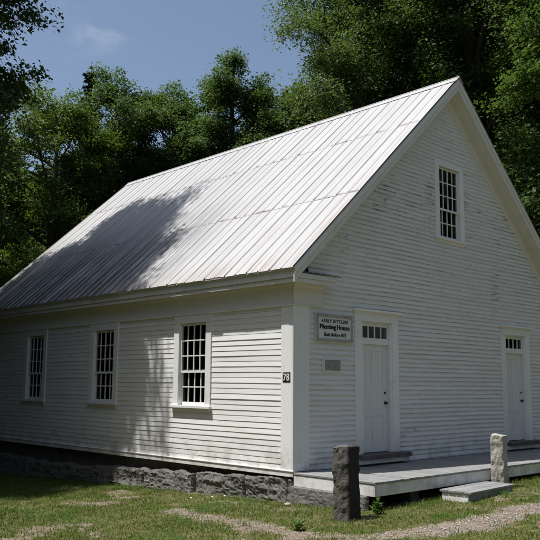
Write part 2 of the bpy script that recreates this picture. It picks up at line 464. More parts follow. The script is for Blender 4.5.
# rakes: on each gable slope a fascia, soffit and frieze board following the roof
def rake(side, end):
    s = 1 if side < 0 else -1
    x0, xm = (-EO + .02, CX) if side < 0 else (W + EO - .02, CX)
    y = (lambda d: -d) if end == 'f' else (lambda d: L + d)
    b = MB()
    def strip(drop0, drop1, d0, d1, xs=None):
        xa = x0 if xs is None else xs
        za, zb = roof_z(xa) , roof_z(xm)
        pts = lambda dd: [(xa, y(dd), za - drop1), (xm, y(dd), zb - drop1), (xm, y(dd), zb - drop0), (xa, y(dd), za - drop0)]
        b.hexa(pts(d0) + pts(d1))
    xin = (-.02 if side < 0 else W + .02)
    strip(.028, .29, OH - .055, OH - .025)                # fascia
    strip(.028, .13, OH - .025, OH - .002)                # crown moulding on it
    strip(.262, .285, 0.0, OH - .055, xin)               # soffit
    strip(.285, .56, -.005, .03, (.0 if side < 0 else W))  # frieze board on the wall
    strip(.285, .34, .03, .07, (.0 if side < 0 else W))
    b.build('rake_trim', M['rake'], house, .003)
for sd in (-1, 1):
    for e in ('f', 'b'): rake(sd, e)

# ------------------------------------------------------------------ roof
def roof_slope(side):
    r = np.random.default_rng(5 + side)
    y0, y1 = -OH, L + OH
    V = []; F = []
    ribs = np.arange(y0 + .02, y1, .33)
    runs = ((-EO - .02, 1.66), (1.58, 3.88), (3.80, CX))
    for t, (xa, xb) in enumerate(runs):
        # sheets of two ribs, each an island slightly out of line with its neighbours
        for k in range(0, len(ribs), 2):
            ya = ribs[k] - .02; yb = (ribs[k + 2] if k + 2 < len(ribs) else y1) + .022
            yb = min(yb, y1 + .01)
            if yb - ya < .05: continue
            prof = []
            rr = [ribs[k]] + ([ribs[k + 1]] if k + 1 < len(ribs) else []) + ([ribs[k + 2]] if k + 2 < len(ribs) else [])
            for q, c in enumerate(rr):
                h = .024 if q != 1 else .016
                for o, z in ((-.022, 0), (-.009, h), (.009, h), (.022, 0)):
                    if ya - 1e-6 <= c + o <= yb + 1e-6: prof.append((c + o, z))
                if q < len(rr) - 1:
                    for w in (.33, .66): prof.append((c + (rr[q + 1] - c) * w, .0))
            if prof[-1][0] < yb - .05: prof.append((yb, 0))
            n = len(prof)
            lift = .006 + .005 * t + r.uniform(0, .003) + (.0012 if (k // 2) % 2 else 0)
            e0 = xa + r.uniform(-.012, .012); tilt = r.normal(0, .004)
            xs = np.linspace(e0, xb, 9)
            i = len(V)
            for m_, x in enumerate(xs):
                for (yy, h) in prof:
                    wav = .006 * (vnoise(x * 1.4 + 50 * side, yy * 2.3 + t * 9) - .5)
                    xr = x + (tilt * (yy - ya) if m_ == 0 else 0)
                    z = roof_z(xr) + .012 + (lift + h + wav) * 1.3 - (.010 * (m_ == 0) * r.random() if t == 0 else 0)
                    V.append((xr if side < 0 else W - xr, yy, z))
            for a in range(len(xs) - 1):
                for c in range(n - 1):
                    q = i + a * n + c
                    f = [q, q + n, q + n + 1, q + 1]
                    F.append(f if side > 0 else f[::-1])
    return V, F
V1, F1 = roof_slope(-1); V2, F2 = roof_slope(1)
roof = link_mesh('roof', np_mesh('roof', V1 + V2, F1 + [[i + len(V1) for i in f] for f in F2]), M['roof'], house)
b = MB()                                                    # ridge cap
for s in (-1, 1):
    xe = CX + s * .16
    pts = lambda yy: [(CX, yy, ZR + .050), (xe, yy, roof_z(xe) + .055), (xe, yy, roof_z(xe) + .062), (CX, yy, ZR + .062)]
    b.hexa(pts(-OH - .02) + pts(L + OH + .02))
b.tube([(CX, -OH - .022, ZR + .055), (CX, L + OH + .022, ZR + .055)], .022, 8)
b.build('ridge_cap', M['roof'], roof, 0)
b = MB()                                                    # board deck under the metal, its dark edge shows along the rake
for s in (-1, 1):
    xa = -EO if s < 0 else W + EO
    pts = lambda yy: [(xa, yy, ZE - .022), (CX, yy, ZR - .022), (CX, yy, ZR - .002), (xa, yy, ZE - .002)]
    b.hexa(pts(-OH + .004) + pts(L + OH - .004))
b.build('roof_boards', M['rake'], roof, 0)

# ------------------------------------------------------------------ windows
def window(frame, uc, v0, v1, hw, cas, head_to, sill_w):
    b = MB(frame)
    ci = hw + .035; co = ci + cas
    b.box(uc - co, uc - ci, v0 - .06, v1 + .045, -.10, .034)
    b.box(uc + ci, uc + co, v0 - .06, v1 + .045, -.10, .034)
    b.box(uc - co - .012, uc + co + .012, v1 + .045, head_to, -.10, .040)
    b.box(uc - ci, uc - ci + .012, v0 - .06, v1 + .045, -.10, -.004)     # stops
    b.box(uc + ci - .012, uc + ci, v0 - .06, v1 + .045, -.10, -.004)
    w = b.build('window', M['trim'], house)
    b = MB(frame)
    b.box(uc - sill_w, uc + sill_w, v0 - .115, v0 - .06, -.10, .085)
    b.box(uc - sill_w + .04, uc + sill_w - .04, v0 - .175, v0 - .116, -.01, .036)
    b.build('sill', M['trim'], w)
    ph = (v1 - v0) / 5; vm = v0 + 2 * ph
    for lo, hi, rows, d in ((vm, v1, 3, -.018), (v0, vm, 2, -.056)):
        s = MB(frame); th = .034
        s.box(uc - hw - .034, uc - hw + .012, lo - .022, hi + .034, d - th, d)
        s.box(uc + hw - .012, uc + hw + .034, lo - .022, hi + .034, d - th, d)
        s.box(uc - hw + .012, uc + hw - .012, hi - .010, hi + .034, d - th, d - .001)
        s.box(uc - hw + .012, uc + hw - .012, lo - .030 if rows == 3 else lo - .058, lo + .012, d - th, d - .001)
        for k in range(1, 4):
            c = uc - hw + 2 * hw * k / 4; s.box(c - .0125, c + .0125, lo + .012, hi - .01, d - th + .004, d - .004)
        for k in range(1, rows):
            c = lo + (hi - lo) * k / rows
            for q in range(4):
                a = uc - hw + 2 * hw * q / 4; e = a + 2 * hw / 4
                s.box(a + .0125, e - .0125, c - .0125, c + .0125, d - th + .004, d - .004)
        sa = s.build('sash', M['sash'], w, .002)
        g = MB(frame); n = 4
        for q in range(4):
            for k in range(rows):
                a = uc - hw + 2 * hw * q / 4; c0 = lo + (hi - lo) * k / rows; c1 = lo + (hi - lo) * (k + 1) / rows; e = a + 2 * hw / 4
                t0, t1 = np.random.default_rng(int(a * 1000 + c0 * 77) % 99991).normal(0, .0016, 2)
                pts = [g.bm.verts.new(g.f(a, c0, d - .02 + t0)), g.bm.verts.new(g.f(e, c0, d - .02 - t0)), g.bm.verts.new(g.f(e, c1, d - .02 - t1)), g.bm.verts.new(g.f(a, c1, d - .02 + t1))]
                g.bm.faces.new(pts)
        g.build('pane', M['glass'], w, 0)
for y in WIN_Y: window('side', y, WB, WT, WH, .185, 3.122, .69)
window('front', CX, GB, GT, GH, .185, GT + .17, .65)

# ------------------------------------------------------------------ doors
def door(uc, first):
    fr = 'front'; b = MB(fr)
    ci = DH + .105; co = .735
    b.box(uc - co, uc - ci, .06, 2.95, -.10, .036); b.box(uc + ci, uc + co, .06, 2.95, -.10, .036)
    b.box(uc - co - .01, uc + co + .01, 2.95, 3.15, -.10, .042)
    b.box(uc - co - .075, uc + co + .075, 3.15, 3.20, -.02, .105)
    b.box(uc - co - .045, uc + co + .045, 3.115, 3.15, -.01, .07)
    # jambs and the head lining
    b.box(uc - ci, uc - DH - .03, .22, 2.95, -.13, .012); b.box(uc + DH + .03, uc + ci, .22, 2.95, -.13, .012)
    b.box(uc - DH - .03, uc + DH + .03, TT + .05, 2.95, -.13, -.01)
    b.box(uc - DH - .03, uc + DH + .03, 2.475, TB - .045, -.13, -.02)    # transom bar
    d = b.build('doorway', M['trim'], house)
    # leaf with recessed panels
    f = MB(fr); z0, z1 = .235, 2.472; fd = -.075; st = .115
    f.box(uc - DH - .028, uc + DH + .028, z0, z1, -.12, fd - .012)
    f.box(uc - DH - .028, uc - DH + st, z0, z1, fd - .012, fd); f.box(uc + DH - st, uc + DH + .028, z0, z1, fd - .012, fd)
    for a, c in ((z0, z0 + .22), (.98, 1.13), (z1 - .13, z1)): f.box(uc - DH + st, uc + DH - st, a, c, fd - .012, fd - .001)
    for a, c in ((z0 + .22, .98), (1.13, z1 - .13)): f.box(uc - .055, uc + .055, a, c, fd - .012, fd - .001)
    lf = f.build('door', M['door'], d, .003)
    k = MB(fr); c = FR[fr](uc + DH - .055, 1.245, -.03); k.tube([FR[fr](uc + DH - .055, 1.245, fd), c], .012, 8); k.ball(c, .030, (1, .8, 1)); k.tube([FR[fr](uc + DH - .055, 1.245, fd), FR[fr](uc + DH - .055, 1.245, fd + .006)], .036, 14)
    k.build('doorknob', M['iron'], d, 0)
    k = MB(fr); k.tube([FR[fr](uc + DH - .065, 1.46, fd), FR[fr](uc + DH - .065, 1.46, fd + .018)], .026, 12); k.build('lock', M['iron'], d, 0)
    t = MB(fr); dd = -.03
    t.box(uc - DH - .03, uc + DH + .03, TT, TT + .05, dd - .035, dd); t.box(uc - DH - .03, uc + DH + .03, TB - .045, TB, dd - .035, dd)
    for a, c in ((uc - DH - .03, uc - DH + .008), (uc + DH - .008, uc + DH + .03)): t.box(a, c, TB, TT, dd - .035, dd)
    for q in range(1, 4): m_ = uc - DH + 2 * DH * q / 4; t.box(m_ - .014, m_ + .014, TB, TT, dd - .03, dd - .004)
    t.build('transom', M['sash'], d, .002)
    g = MB(fr)
    for q in range(4):
        a = uc - DH + 2 * DH * q / 4; e = a + DH / 2
        g.bm.faces.new([g.bm.verts.new(g.f(*p)) for p in ((a, TB, dd - .02), (e, TB, dd - .02), (e, TT, dd - .02), (a, TT, dd - .02))])
    g.build('pane', M['glass'], d, 0)
    s = MB(fr); s.box(uc - .80, uc + .86, .135, .222, -.12, .27); s.build('doorsill', M['dark_sill'], d, .008)
    s = MB(fr); s.box(uc - .78, uc + .84, .042, .134, -.02, .20); s.build('riser', M['door'], d)
for i, x in enumerate(DOOR_X): door(x, i == 0)

# ------------------------------------------------------------------ foundation: rough granite, ragged on top
def rubble(name, pts_fn, top_fn, u0, u1, step, seed, parent, m=None):
    """pts_fn(u, w, out) -> xyz; w 0 (ground) .. 1 (top), the section leans back at the top"""
    us = np.arange(u0, u1 + step * .5, step); nw = 24
    r = np.random.default_rng(seed)
    joints = [u0]; 
    while joints[-1] < u1: joints.append(joints[-1] + r.uniform(.8, 2.1))
    joints = np.array(joints); bulge = r.uniform(-.03, .05, len(joints)); tops = r.uniform(-.07, .06, len(joints))
    V = []; F = []
    for u in us:
        k = np.searchsorted(joints, u) - 1; dj = np.min(np.abs(joints - u))
        for j in range(nw):
            w = j / (nw - 1)
            V.append(pts_fn(u, w, bulge[k], tops[k], dj))
    for a in range(len(us) - 1):
        for j in range(nw - 1):
            q = a * nw + j; F.append([q, q + nw, q + nw + 1, q + 1])
    return link_mesh(name, np_mesh(name, V, F, False), m or M['granite_wall'], parent)
def rock(u, z):
    a = 0
    for k, (f, am) in enumerate(((1.6, .05), (4.1, .035), (10, .022), (24, .022))):
        a += am * (2 * abs(float(vnoise(u * f + 11 * k, z * f * 1.3 + 7 * k)) - .5) - .35)
    return a
def side_profile(u, w, bu, tp, dj):
    g = float(ground_z(0, u)) - .12
    top = -.16 - .042 * max(0, min(u, 8)) + tp * .9 + .13 * (float(fbm(u * 2.7, 3.3)) - .5)
    if u < .0: top = -.245
    top = min(top, -.13)
    jt = .06 * max(0, 1 - dj / .045)
    if w < .72:
        z = g + (top - g) * (w / .72); x = -.09 - bu + .04 * w
    else:
        q = (w - .72) / .28; z = top + .02 * q; x = -.06 - bu + q * .24
    n2 = rock(u * .9 + 3, z + w * .15)
    x += n2 * (1.1 if u > 0 else .45) + jt
    if w > .6 and u > 0: z += .5 * rock(u * 1.3 + 40, w * .4)
    return (x, u, z)
rubble('foundation', side_profile, None, -1.80, L, .028, 9, house)
for xs_ in ((.11, .16), (W - .16, W - .02)):
    b = MB(); b.box(*xs_, 0, L, -2.2, -.05); b.build('foundation_backing', M['granite_dark'], house, 0)

# ------------------------------------------------------------------ entrance deck
DK = 1.936
deck = empty('entrance_deck', (CX, -DK / 2, -.5), 'low grey board deck with white painted fascia along the front of the house', 'deck')
r = np.random.default_rng(21); b = MB(); x = -.035
while x < W + .03:
    w = min(.138, W + .035 - x); e = r.normal(0, .002)
    b.box(x + .003, x + w - .003, -DK - .035 + r.normal(0, .004), -.036, -.034 + e, 0.0 + e); x += w
b.build('floorboards', M['deck'], deck, .003)
b = MB(); b.box(-.02, W + .02, -DK - .012, -DK + .02, -.24, -.037); b.build('fascia', M['post'], deck)
b = MB(); b.box(-.022, .01, -DK + .021, -.04, -.24, -.038); b.build('fascia', M['post'], deck)
b = MB()
for xx in np.arange(.3, W, .6): b.box(xx, xx + .045, -DK + .05, -.05, -.2, -.037)
for xx in (1.2, 3.6, 6.0, 8.4): b.box(xx, xx + .25, -DK + .15, -DK + .4, -.75, -.2)
b.build('framing', M['dark_sill'], deck, 0)

step = empty('wooden_step', (2.53, -2.3, -.4), 'low grey wooden step box in front of the deck beside the pale granite post', 'step')
ca, sa = math.cos(R_(4)), math.sin(R_(4))
def stp(x, y, z): return (2.55 + (x) * ca - y * sa, -2.32 + x * sa + y * ca, z)
def sbox(b, x0, x1, y0, y1, z0, z1):
    b.hexa([stp(x0, y0, z0), stp(x1, y0, z0), stp(x1, y1, z0), stp(x0, y1, z0), stp(x0, y0, z1), stp(x1, y0, z1), stp(x1, y1, z1), stp(x0, y1, z1)])
b = MB()
for k in range(4): sbox(b, -.87, .87, -.33 + k * .157, -.33 + k * .157 + .151, -.275, -.238 + .001 * k)
b.build('tread', M['deck'], step, .004)
b = MB(); sbox(b, -.83, .83, -.30, -.265, -.62, -.276); b.build('riser', M['deck'], step)
for s in (-1, 1):
    b = MB(); sbox(b, s * .83 - .018, s * .83 + .018, -.263, .26, -.62, -.277); b.build('side_board', M['post'], step)

# ------------------------------------------------------------------ granite posts
def granite_post(x, y, w, d, h, rot, m, label, seed, lean=(0, 0)):
    r = np.random.default_rng(seed); n = 7; nz = 34
    base = float(ground_z(x, y)); V = []; ring = []
    for k in range(nz + 1):
        t = k / nz; z = -.3 + (h + .3) * t; ring.append([])
        for q in range(4 * n):
            s, e = divmod(q, n); f = e / n * 2 - 1
            cx_, cy_ = [(f, -1), (1, f), (-f, 1), (-1, -f)][s]
            # slightly rounded corners
            rr = (abs(cx_) ** 18 + abs(cy_) ** 18) ** (1 / 18); cx_, cy_ = cx_ / rr, cy_ / rr
            tw = w * (1.06 - .10 * t); td = d * (1.06 - .08 * t)
            px, py = cx_ * tw / 2, cy_ * td / 2
            a = math.atan2(py, px)
            disp = .045 * (float(fbm(a * 1.2 + seed, z * 2.6 + seed * 3, 4)) - .5) + .05 * (float(fbm(q * .45 + seed * 7, z * 9, 3)) - .5)
            l = math.hypot(px, py); px += px / l * disp; py += py / l * disp
            zz = z + (.05 * (float(vnoise(px * 9 + seed, py * 9)) - .5) if k == nz else 0)
            V.append((px + lean[0] * t, py + lean[1] * t, zz)); ring[-1].append(len(V) - 1)
    F = []; N = 4 * n
    for k in range(nz):
        for q in range(N): F.append([ring[k][q], ring[k][(q + 1) % N], ring[k + 1][(q + 1) % N], ring[k + 1][q]])
    # inset rings closing the top
    prev = ring[-1]
    for sc_ in (.72, .36):
        cur = []
        for q in range(N):
            v = V[ring[-1][q]]; V.append((v[0] * sc_ + lean[0] * (1 - sc_), v[1] * sc_ + lean[1] * (1 - sc_), h + .015 + .04 * (float(vnoise(v[0] * 14 * sc_ + seed, v[1] * 14 * sc_)) - .5))); cur.append(len(V) - 1)
        for q in range(N): F.append([prev[q], prev[(q + 1) % N], cur[(q + 1) % N], cur[q]])
        prev = cur
    F.append(prev)
    o = link_mesh('granite_post', np_mesh('granite_post', V, F), m)
    o.location = (x, y, base); o.rotation_euler = (0, 0, R_(rot)); tag(o, label, 'stone post', 'rough granite posts in front of the deck')
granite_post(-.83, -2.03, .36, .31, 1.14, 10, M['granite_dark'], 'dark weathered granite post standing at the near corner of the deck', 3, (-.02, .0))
granite_post(3.72, -2.13, .30, .26, 1.02, 12, M['granite_pale'], 'pale rough granite post standing by the wooden step', 8, (-.05, 0))

# ------------------------------------------------------------------ signs
def text_mesh(txt, frame, u0, u1, v0, v1, d, m, name, parent, bold=0.0, shear=0.0, squeeze=True):
    cu = bpy.data.curves.new(name, 'FONT'); cu.body = txt; cu.shear = shear; cu.extrude = .003; cu.space_character = 1.06
    tmp = bpy.data.objects.new(name + '_src', cu); COL.objects.link(tmp)
    bpy.context.view_layer.update()
    me = bpy.data.meshes.new_from_object(tmp.evaluated_get(bpy.context.evaluated_depsgraph_get()))
    bpy.data.objects.remove(tmp); bpy.data.curves.remove(cu)
    co = np.empty(len(me.vertices) * 3, np.float32); me.vertices.foreach_get('co', co); co = co.reshape(-1, 3)
    lo, hi = co.min(0), co.max(0)
    flip = frame == 'side'
    out = []
    for p in co:
        a = (p[0] - lo[0]) / (hi[0] - lo[0]); c = (p[1] - lo[1]) / (hi[1] - lo[1])
        u = u0 + (u1 - u0) * a if not flip else u1 - (u1 - u0) * a
        out.append(FR[frame](u, v0 + (v1 - v0) * c, d + (p[2] + .003) * .5))
    out = np.array(out, np.float32); fc = [list(p.vertices) for p in me.polygons]; bpy.data.meshes.remove(me)
    du = np.array(FR[frame](1, 0, 0)) - np.array(FR[frame](0, 0, 0)); dd = np.array(FR[frame](0, 0, 1)) - np.array(FR[frame](0, 0, 0))
    V = []; F = []
    for k in range(3 if bold else 1):        # brush weight: strokes laid side by side, each a hair prouder
        i = len(V); V += list(out + du * (k - 1 if bold else 0) * bold * (v1 - v0) + dd * .0006 * k); F += [[q + i for q in f] for f in fc]
    return link_mesh(name, np_mesh(name, V, F), m, parent)
def text_line(txt, frame, u0, u1, v0, v1, d, m, name, parent, bold=0.0, shear=0.0):
    """one mesh per word, the words sharing the line by their length"""
    words = txt.split(); n = [sum(.6 if c in 'iltr1' else 1.35 if c in 'MWH' else 1 for c in w) for w in words]; gap = .55
    k = (u1 - u0) / (sum(n) + gap * (len(n) - 1)); u = u0
    for w, q in zip(words, n):
        lo = v0 - (.28 * (v1 - v0) if 'g' in w else 0)
        text_mesh(w, frame, u, u + k * q, lo, v1, d, m, name, parent, bold, shear); u += k * (q + gap)
def rounded(u0, u1, v0, v1, r, n=5):
    p = []
    for cx_, cy_, a in ((u1 - r, v0 + r, -90), (u1 - r, v1 - r, 0), (u0 + r, v1 - r, 90), (u0 + r, v0 + r, 180)):
        for k in range(n + 1): t = R_(a + 90 * k / n); p.append((cx_ + r * math.cos(t), cy_ + r * math.sin(t)))
    return p
sign = empty('painted_sign', (1.125, -.04, 2.74), 'pale painted sign board reading Early Settlers Meeting House left of the nearer door', 'sign')
b = MB('front'); b.prism(rounded(.57, 1.68, 2.455, 3.03, .05), .018, .062); b.build('board', M['sign_face'], sign, 0)
fr_ = MB('front')
for a in ((.585, 1.665, 2.955, 3.015), (.585, 1.665, 2.47, 2.525)): fr_.box(*a, .062, .078)
for a in ((.585, .635, 2.525, 2.955), (1.615, 1.665, 2.525, 2.955)): fr_.box(*a, .062, .078)
fr_.build('frame', M['sign_frame'], sign, .006)
text_line('EARLY SETTLERS', 'front', .735, 1.53, 2.845, 2.915, .063, M['letter_black'], 'lettering', sign, .05)
text_line('Meeting House', 'front', .685, 1.57, 2.715, 2.815, .063, M['letter_black'], 'lettering', sign, .07)
text_line('Built Before 1812', 'front', .80, 1.46, 2.575, 2.645, .063, M['letter_black'], 'lettering', sign, .05, .25)
pl = empty('small_plaque', (1.075, -.03, 2.0), 'small framed grey plaque below the painted sign', 'plaque')
b = MB('front'); b.box(.78, 1.37, 1.855, 2.155, .018, .036); b.build('backboard', M['sash'], pl)
b = MB('front'); b.box(.845, 1.305, 1.905, 2.105, .037, .048)
b.build('plate', M['plaque'], pl)
b = MB('front')
for a in ((.80, 1.35, 2.108, 2.135), (.80, 1.35, 1.875, 1.902)): b.box(*a, .036, .05)
for a in ((.80, .842, 1.902, 2.108), (1.308, 1.35, 1.902, 2.108)): b.box(*a, .036, .05)
b.build('frame', M['sign_face'], pl, .003)
nb = empty('number_plate', (-.04, .15, 1.76), 'small black plate with white house number 78 on the corner board', 'number plate')
b = MB('side'); b.box(.045, .245, 1.665, 1.850, .033, .040); b.build('plate', M['black'], nb, .002)
text_mesh('78', 'side', .065, .225, 1.69, 1.825, .0405, M['letter_white'], 'figures', nb, .03)

# ------------------------------------------------------------------ ground
PATH = np.array([(-1.75, 1.2), (-1.95, .0), (-2.1, -1.2), (-2.15, -2.3), (-1.9, -3.2), (-1.1, -3.72), (.3, -3.92), (2.2, -4.02), (5, -4.2), (9, -4.5), (16, -5.2), (26, -7)])
def path_dist(x, y):
    d = np.full(np.shape(x), 1e9)
    for a, b in zip(PATH, PATH[1:]):
        ab = b - a; t = np.clip(((x - a[0]) * ab[0] + (y - a[1]) * ab[1]) / (ab @ ab), 0, 1)
        d = np.minimum(d, np.hypot(x - a[0] - t * ab[0], y - a[1] - t * ab[1]))
    return d
def bare_at(x, y):
    x = np.asarray(x, float); y = np.asarray(y, float)
    br = .9 * (fbm(x * 2.1, y * 2.1) - .5) + .7 * (fbm(x * 6, y * 6, 3) - .5)
    d = path_dist(x, y) + .55 * br
    p = sstep(.62, .10, d) * (.62 + .38 * sstep(-1.9, -.6, x))
    dry = 0
    for cx_, cy_, rx, ry in ((-2.0, 3.5, .9, .8), (-4.4, 1.3, 1.0, 1.0), (-.9, 4.5, .5, .7), (-3.2, -3.6, .7, .5)):
        q = np.hypot((x - cx_) / rx, (y - cy_) / ry) + 1.3 * br
        dry = np.maximum(dry, .55 * sstep(1.2, .2, q))
    return np.clip(np.maximum(p, dry) + .5 * sstep(.56, .74, fbm(x * 1.7 + 30, y * 1.7 + 8)), 0, 1)
def axis_coords(lo, hi, stp_, far):
    c = list(np.arange(lo, hi, stp_)); s = stp_; x = c[-1]
    while x < far: s *= 1.35; x += s; c.append(x)
    s = stp_; x = c[0]
    while x > -far: s *= 1.35; x -= s; c.insert(0, x)
    return np.array(c)
gx = axis_coords(-8, 9, .09, 600); gy = axis_coords(-7, 12, .09, 600)
X, Y = np.meshgrid(gx, gy, indexing='ij'); Z = ground_z(X, Y)
near = (np.abs(X) < 14) & (np.abs(Y) < 18)
Z = Z + near * .025 * (fbm(X * 5, Y * 5, 3) - .5)
rise = np.maximum(0, np.hypot(X - 5, Y - 5) - 30); Z = Z + rise * .02
V = np.stack([X, Y, Z], -1).reshape(-1, 3); nx, ny = len(gx), len(gy)
idx = np.arange(nx * ny).reshape(nx, ny)
F = np.stack([idx[:-1, :-1], idx[1:, :-1], idx[1:, 1:], idx[:-1, 1:]], -1).reshape(-1, 4)
me = np_mesh('ground', V, F, True)
at = me.attributes.new('bare', 'FLOAT', 'POINT'); at.data.foreach_set('value', (bare_at(X, Y) * near).astype(np.float32).ravel())
tag(link_mesh('ground', me, M['ground']), kind='structure')

# grass blades
def in_any_box(x, y):
    k = (x > -.08) & (x < W + .2) & (y > -DK + .05) & (y < L)
    k |= (x > -.12) & (x < .2) & (y > -DK) & (y < L)
    c, s = math.cos(R_(-4)), math.sin(R_(-4)); xx = (x - 2.55) * c - (y + 2.32) * s; yy = (x - 2.55) * s + (y + 2.32) * c
    k |= (np.abs(xx) < .84) & (np.abs(yy) < .3)
    return k
def grass():
    n = 420000
    x = rng.uniform(-7.5, 9, n); y = rng.uniform(-5.6, 11, n)
    keep = ~in_any_box(x, y) & ~((x > 2.5) & (y > -1.9))
    # only what the yard in front of and beside the house shows
    keep &= (x < .2) | (y < -1.7)
    bare = bare_at(x, y)
    keep &= rng.random(n) < (1 - .90 * sstep(.1, .85, bare)) * (.5 + .5 * sstep(.3, .6, fbm(x * 2.2, y * 2.2)))
    x, y, bare = x[keep], y[keep], bare[keep]; n = len(x)
    edge = np.exp(-np.maximum(0, -x - .1) / .15) * (y > -1.9) + np.exp(-np.abs(y + 2.1) / .13) * (x > -.2)
    h = (.020 + .042 * rng.random(n) ** 1.6) * (.7 + .9 * fbm(x * 1.5 + 60, y * 1.5)) * (1 + 1.1 * edge * rng.random(n))
    tall = rng.random(n) < .012; h = np.where(tall, h * 2.0, h)
    a = rng.uniform(0, 2 * np.pi, n); wd = rng.uniform(.003, .006, n)
    ln = rng.uniform(.2, 1.0, n) * h; b = rng.uniform(0, 2 * np.pi, n)
    z = ground_z(x, y) + .025 * (fbm(x * 5, y * 5, 3) - .5) - .008
    dx, dy = np.cos(a) * wd, np.sin(a) * wd; lx, ly = np.cos(b) * ln, np.sin(b) * ln
    P = np.stack([np.stack([x - dx, y - dy, z], -1), np.stack([x + dx, y + dy, z], -1),
                  np.stack([x + dx * .7 + lx * .35, y + dy * .7 + ly * .35, z + h * .6], -1), np.stack([x + lx, y + ly, z + h], -1),
                  np.stack([x - dx * .7 + lx * .35, y - dy * .7 + ly * .35, z + h * .6], -1)], 1)
    i = np.arange(n)[:, None] * 5
    F = np.concatenate([i + np.array([[0, 1, 2]]), i + np.array([[0, 2, 4]]), i + np.array([[4, 2, 3]])], 0)
    tag(link_mesh('grass', np_mesh('grass', P.reshape(-1, 3), F), M['grass']), 'short patchy green lawn around the house', 'grass', None, 'stuff')
grass()
def clover():
    n = 60000
    x = rng.uniform(-7, 6, n); y = rng.uniform(-5.4, 9, n)
    k = ~in_any_box(x, y) & ((x < -.1) | (y < -2.1)) & (rng.random(n) < sstep(.52, .66, fbm(x * 1.1 + 70, y * 1.1 + 20))) & (rng.random(n) > bare_at(x, y))
    x, y = x[k], y[k]; n = len(x); a = rng.uniform(0, 6.28, n); s_ = rng.uniform(.010, .024, n); z = ground_z(x, y) + .015 + rng.random(n) * .05
    P = []
    for q in range(3):
        t = a + q * 2.094; c, d = np.cos(t) * s_, np.sin(t) * s_
        P.append(np.stack([np.stack([x, y, z], -1), np.stack([x + c - d * .55, y + d + c * .55, z + .004 + s_ * .3], -1), np.stack([x + c * 1.25, y + d * 1.25, z], -1), np.stack([x + c + d * .55, y + d - c * .55, z + .004 + s_ * .3], -1)], 1))
    P = np.stack(P, 1).reshape(-1, 3)
    F = np.arange(n * 3)[:, None] * 4 + np.array([[0, 3, 2, 1]])
    tag(link_mesh('clover', np_mesh('clover', P, F), M['weed']), 'low clover spread through the lawn', 'ground cover', None, 'stuff')
clover()
def gravel():
    n = 110000
    x = rng.uniform(-6, 9, n); y = rng.uniform(-5.5, 6, n)
    keep = (rng.random(n) < (.25 + .75 * sstep(-2.0, -.4, x)) * sstep(.2, .8, bare_at(x, y)) * np.where(path_dist(x, y) < .6, 1, .08)) & ~in_any_box(x, y) & ((x < -.15) | (y < -2.2))
    x, y = x[keep], y[keep]; n = len(x)
    s = .006 + .022 * rng.random(n) ** 4
    o = np.array([(1, 0, 0), (-1, 0, 0), (0, 1, 0), (0, -1, 0), (0, 0, 1), (0, 0, -1)], float)
    P = o[None] * (s[:, None, None] * rng.uniform(.6, 1.3, (n, 6, 1))) * np.array([1, 1, .65])
    a = rng.uniform(0, 6.28, n); c, s_ = np.cos(a)[:, None], np.sin(a)[:, None]
    px = P[..., 0] * c - P[..., 1] * s_; py = P[..., 0] * s_ + P[..., 1] * c
    P = np.stack([px + x[:, None], py + y[:, None], P[..., 2] + (ground_z(x, y) + .025 * (fbm(x * 5, y * 5, 3) - .5))[:, None] + .003], -1)
    t = np.array([(0, 2, 4), (2, 1, 4), (1, 3, 4), (3, 0, 4), (2, 0, 5), (1, 2, 5), (3, 1, 5), (0, 3, 5)])
    F = (np.arange(n)[:, None, None] * 6 + t[None]).reshape(-1, 3)
    tag(link_mesh('gravel', np_mesh('gravel', P.reshape(-1, 3), F), M['pebble']), 'loose pale gravel on the worn driveway track', 'gravel', None, 'stuff')
gravel()

# weeds, flowers, a loose stone
def weed(x, y, n, ln, up, label, m, name='weed_plant', wd=.3, cat='weed'):
    r = np.random.default_rng(int(abs(x * 100) + abs(y * 10))); V = []; F = []
    for k in range(n):
        a = r.uniform(0, 6.28); l = ln * r.uniform(.5, 1.15); u = up * r.uniform(.35, 1.1); w = l * wd * r.uniform(.7, 1.2)
        ox, oy = r.normal(0, ln * .28, 2); c, s = math.cos(a), math.sin(a); i = len(V); z0 = u * r.uniform(0, .8)
        for t, hw in ((0, .12), (.3, .8), (.65, 1), (1, .05)):
            zz = z0 + u * .6 * math.sin(t * 2.0) ; px, py = ox + c * l * t, oy + s * l * t
            V += [(px - s * w * hw / 2, py + c * w * hw / 2, zz + .1 * w * hw), (px, py, zz), (px + s * w * hw / 2, py - c * w * hw / 2, zz + .1 * w * hw)]
        for q in range(3):
            for e in range(2): p = i + q * 3 + e; F.append([p, p + 1, p + 4, p + 3])
    for k in range(5):
        ox, oy = r.normal(0, ln * .2, 2); i = len(V); V += [(ox, oy, -.03), (ox + .008, oy, -.03), (ox + .004, oy + .006, u * .8)]; F.append([i, i + 1, i + 2])
    o = link_mesh(name, np_mesh(name, V, F), m); o.location = (x, y, float(ground_z(x, y))); tag(o, label, cat, 'weeds growing in the yard'); return o
weed(-1.95, -2.0, 46, .13, .13, 'low bushy weed clump on the gravel track left of the dark granite post', M['weed'])
weed(-.22, -2.15, 60, .10, .20, 'bright leafy weed between the dark granite post and the deck fascia', M['weed'], wd=.5)
weed(-2.15, -1.05, 16, .09, .06, 'small flat weed on the gravel track in front of the nearest window', M['weed'])
weed(-.35, .35, 14, .09, .12, 'small weed against the foundation near the house corner', M['weed'])
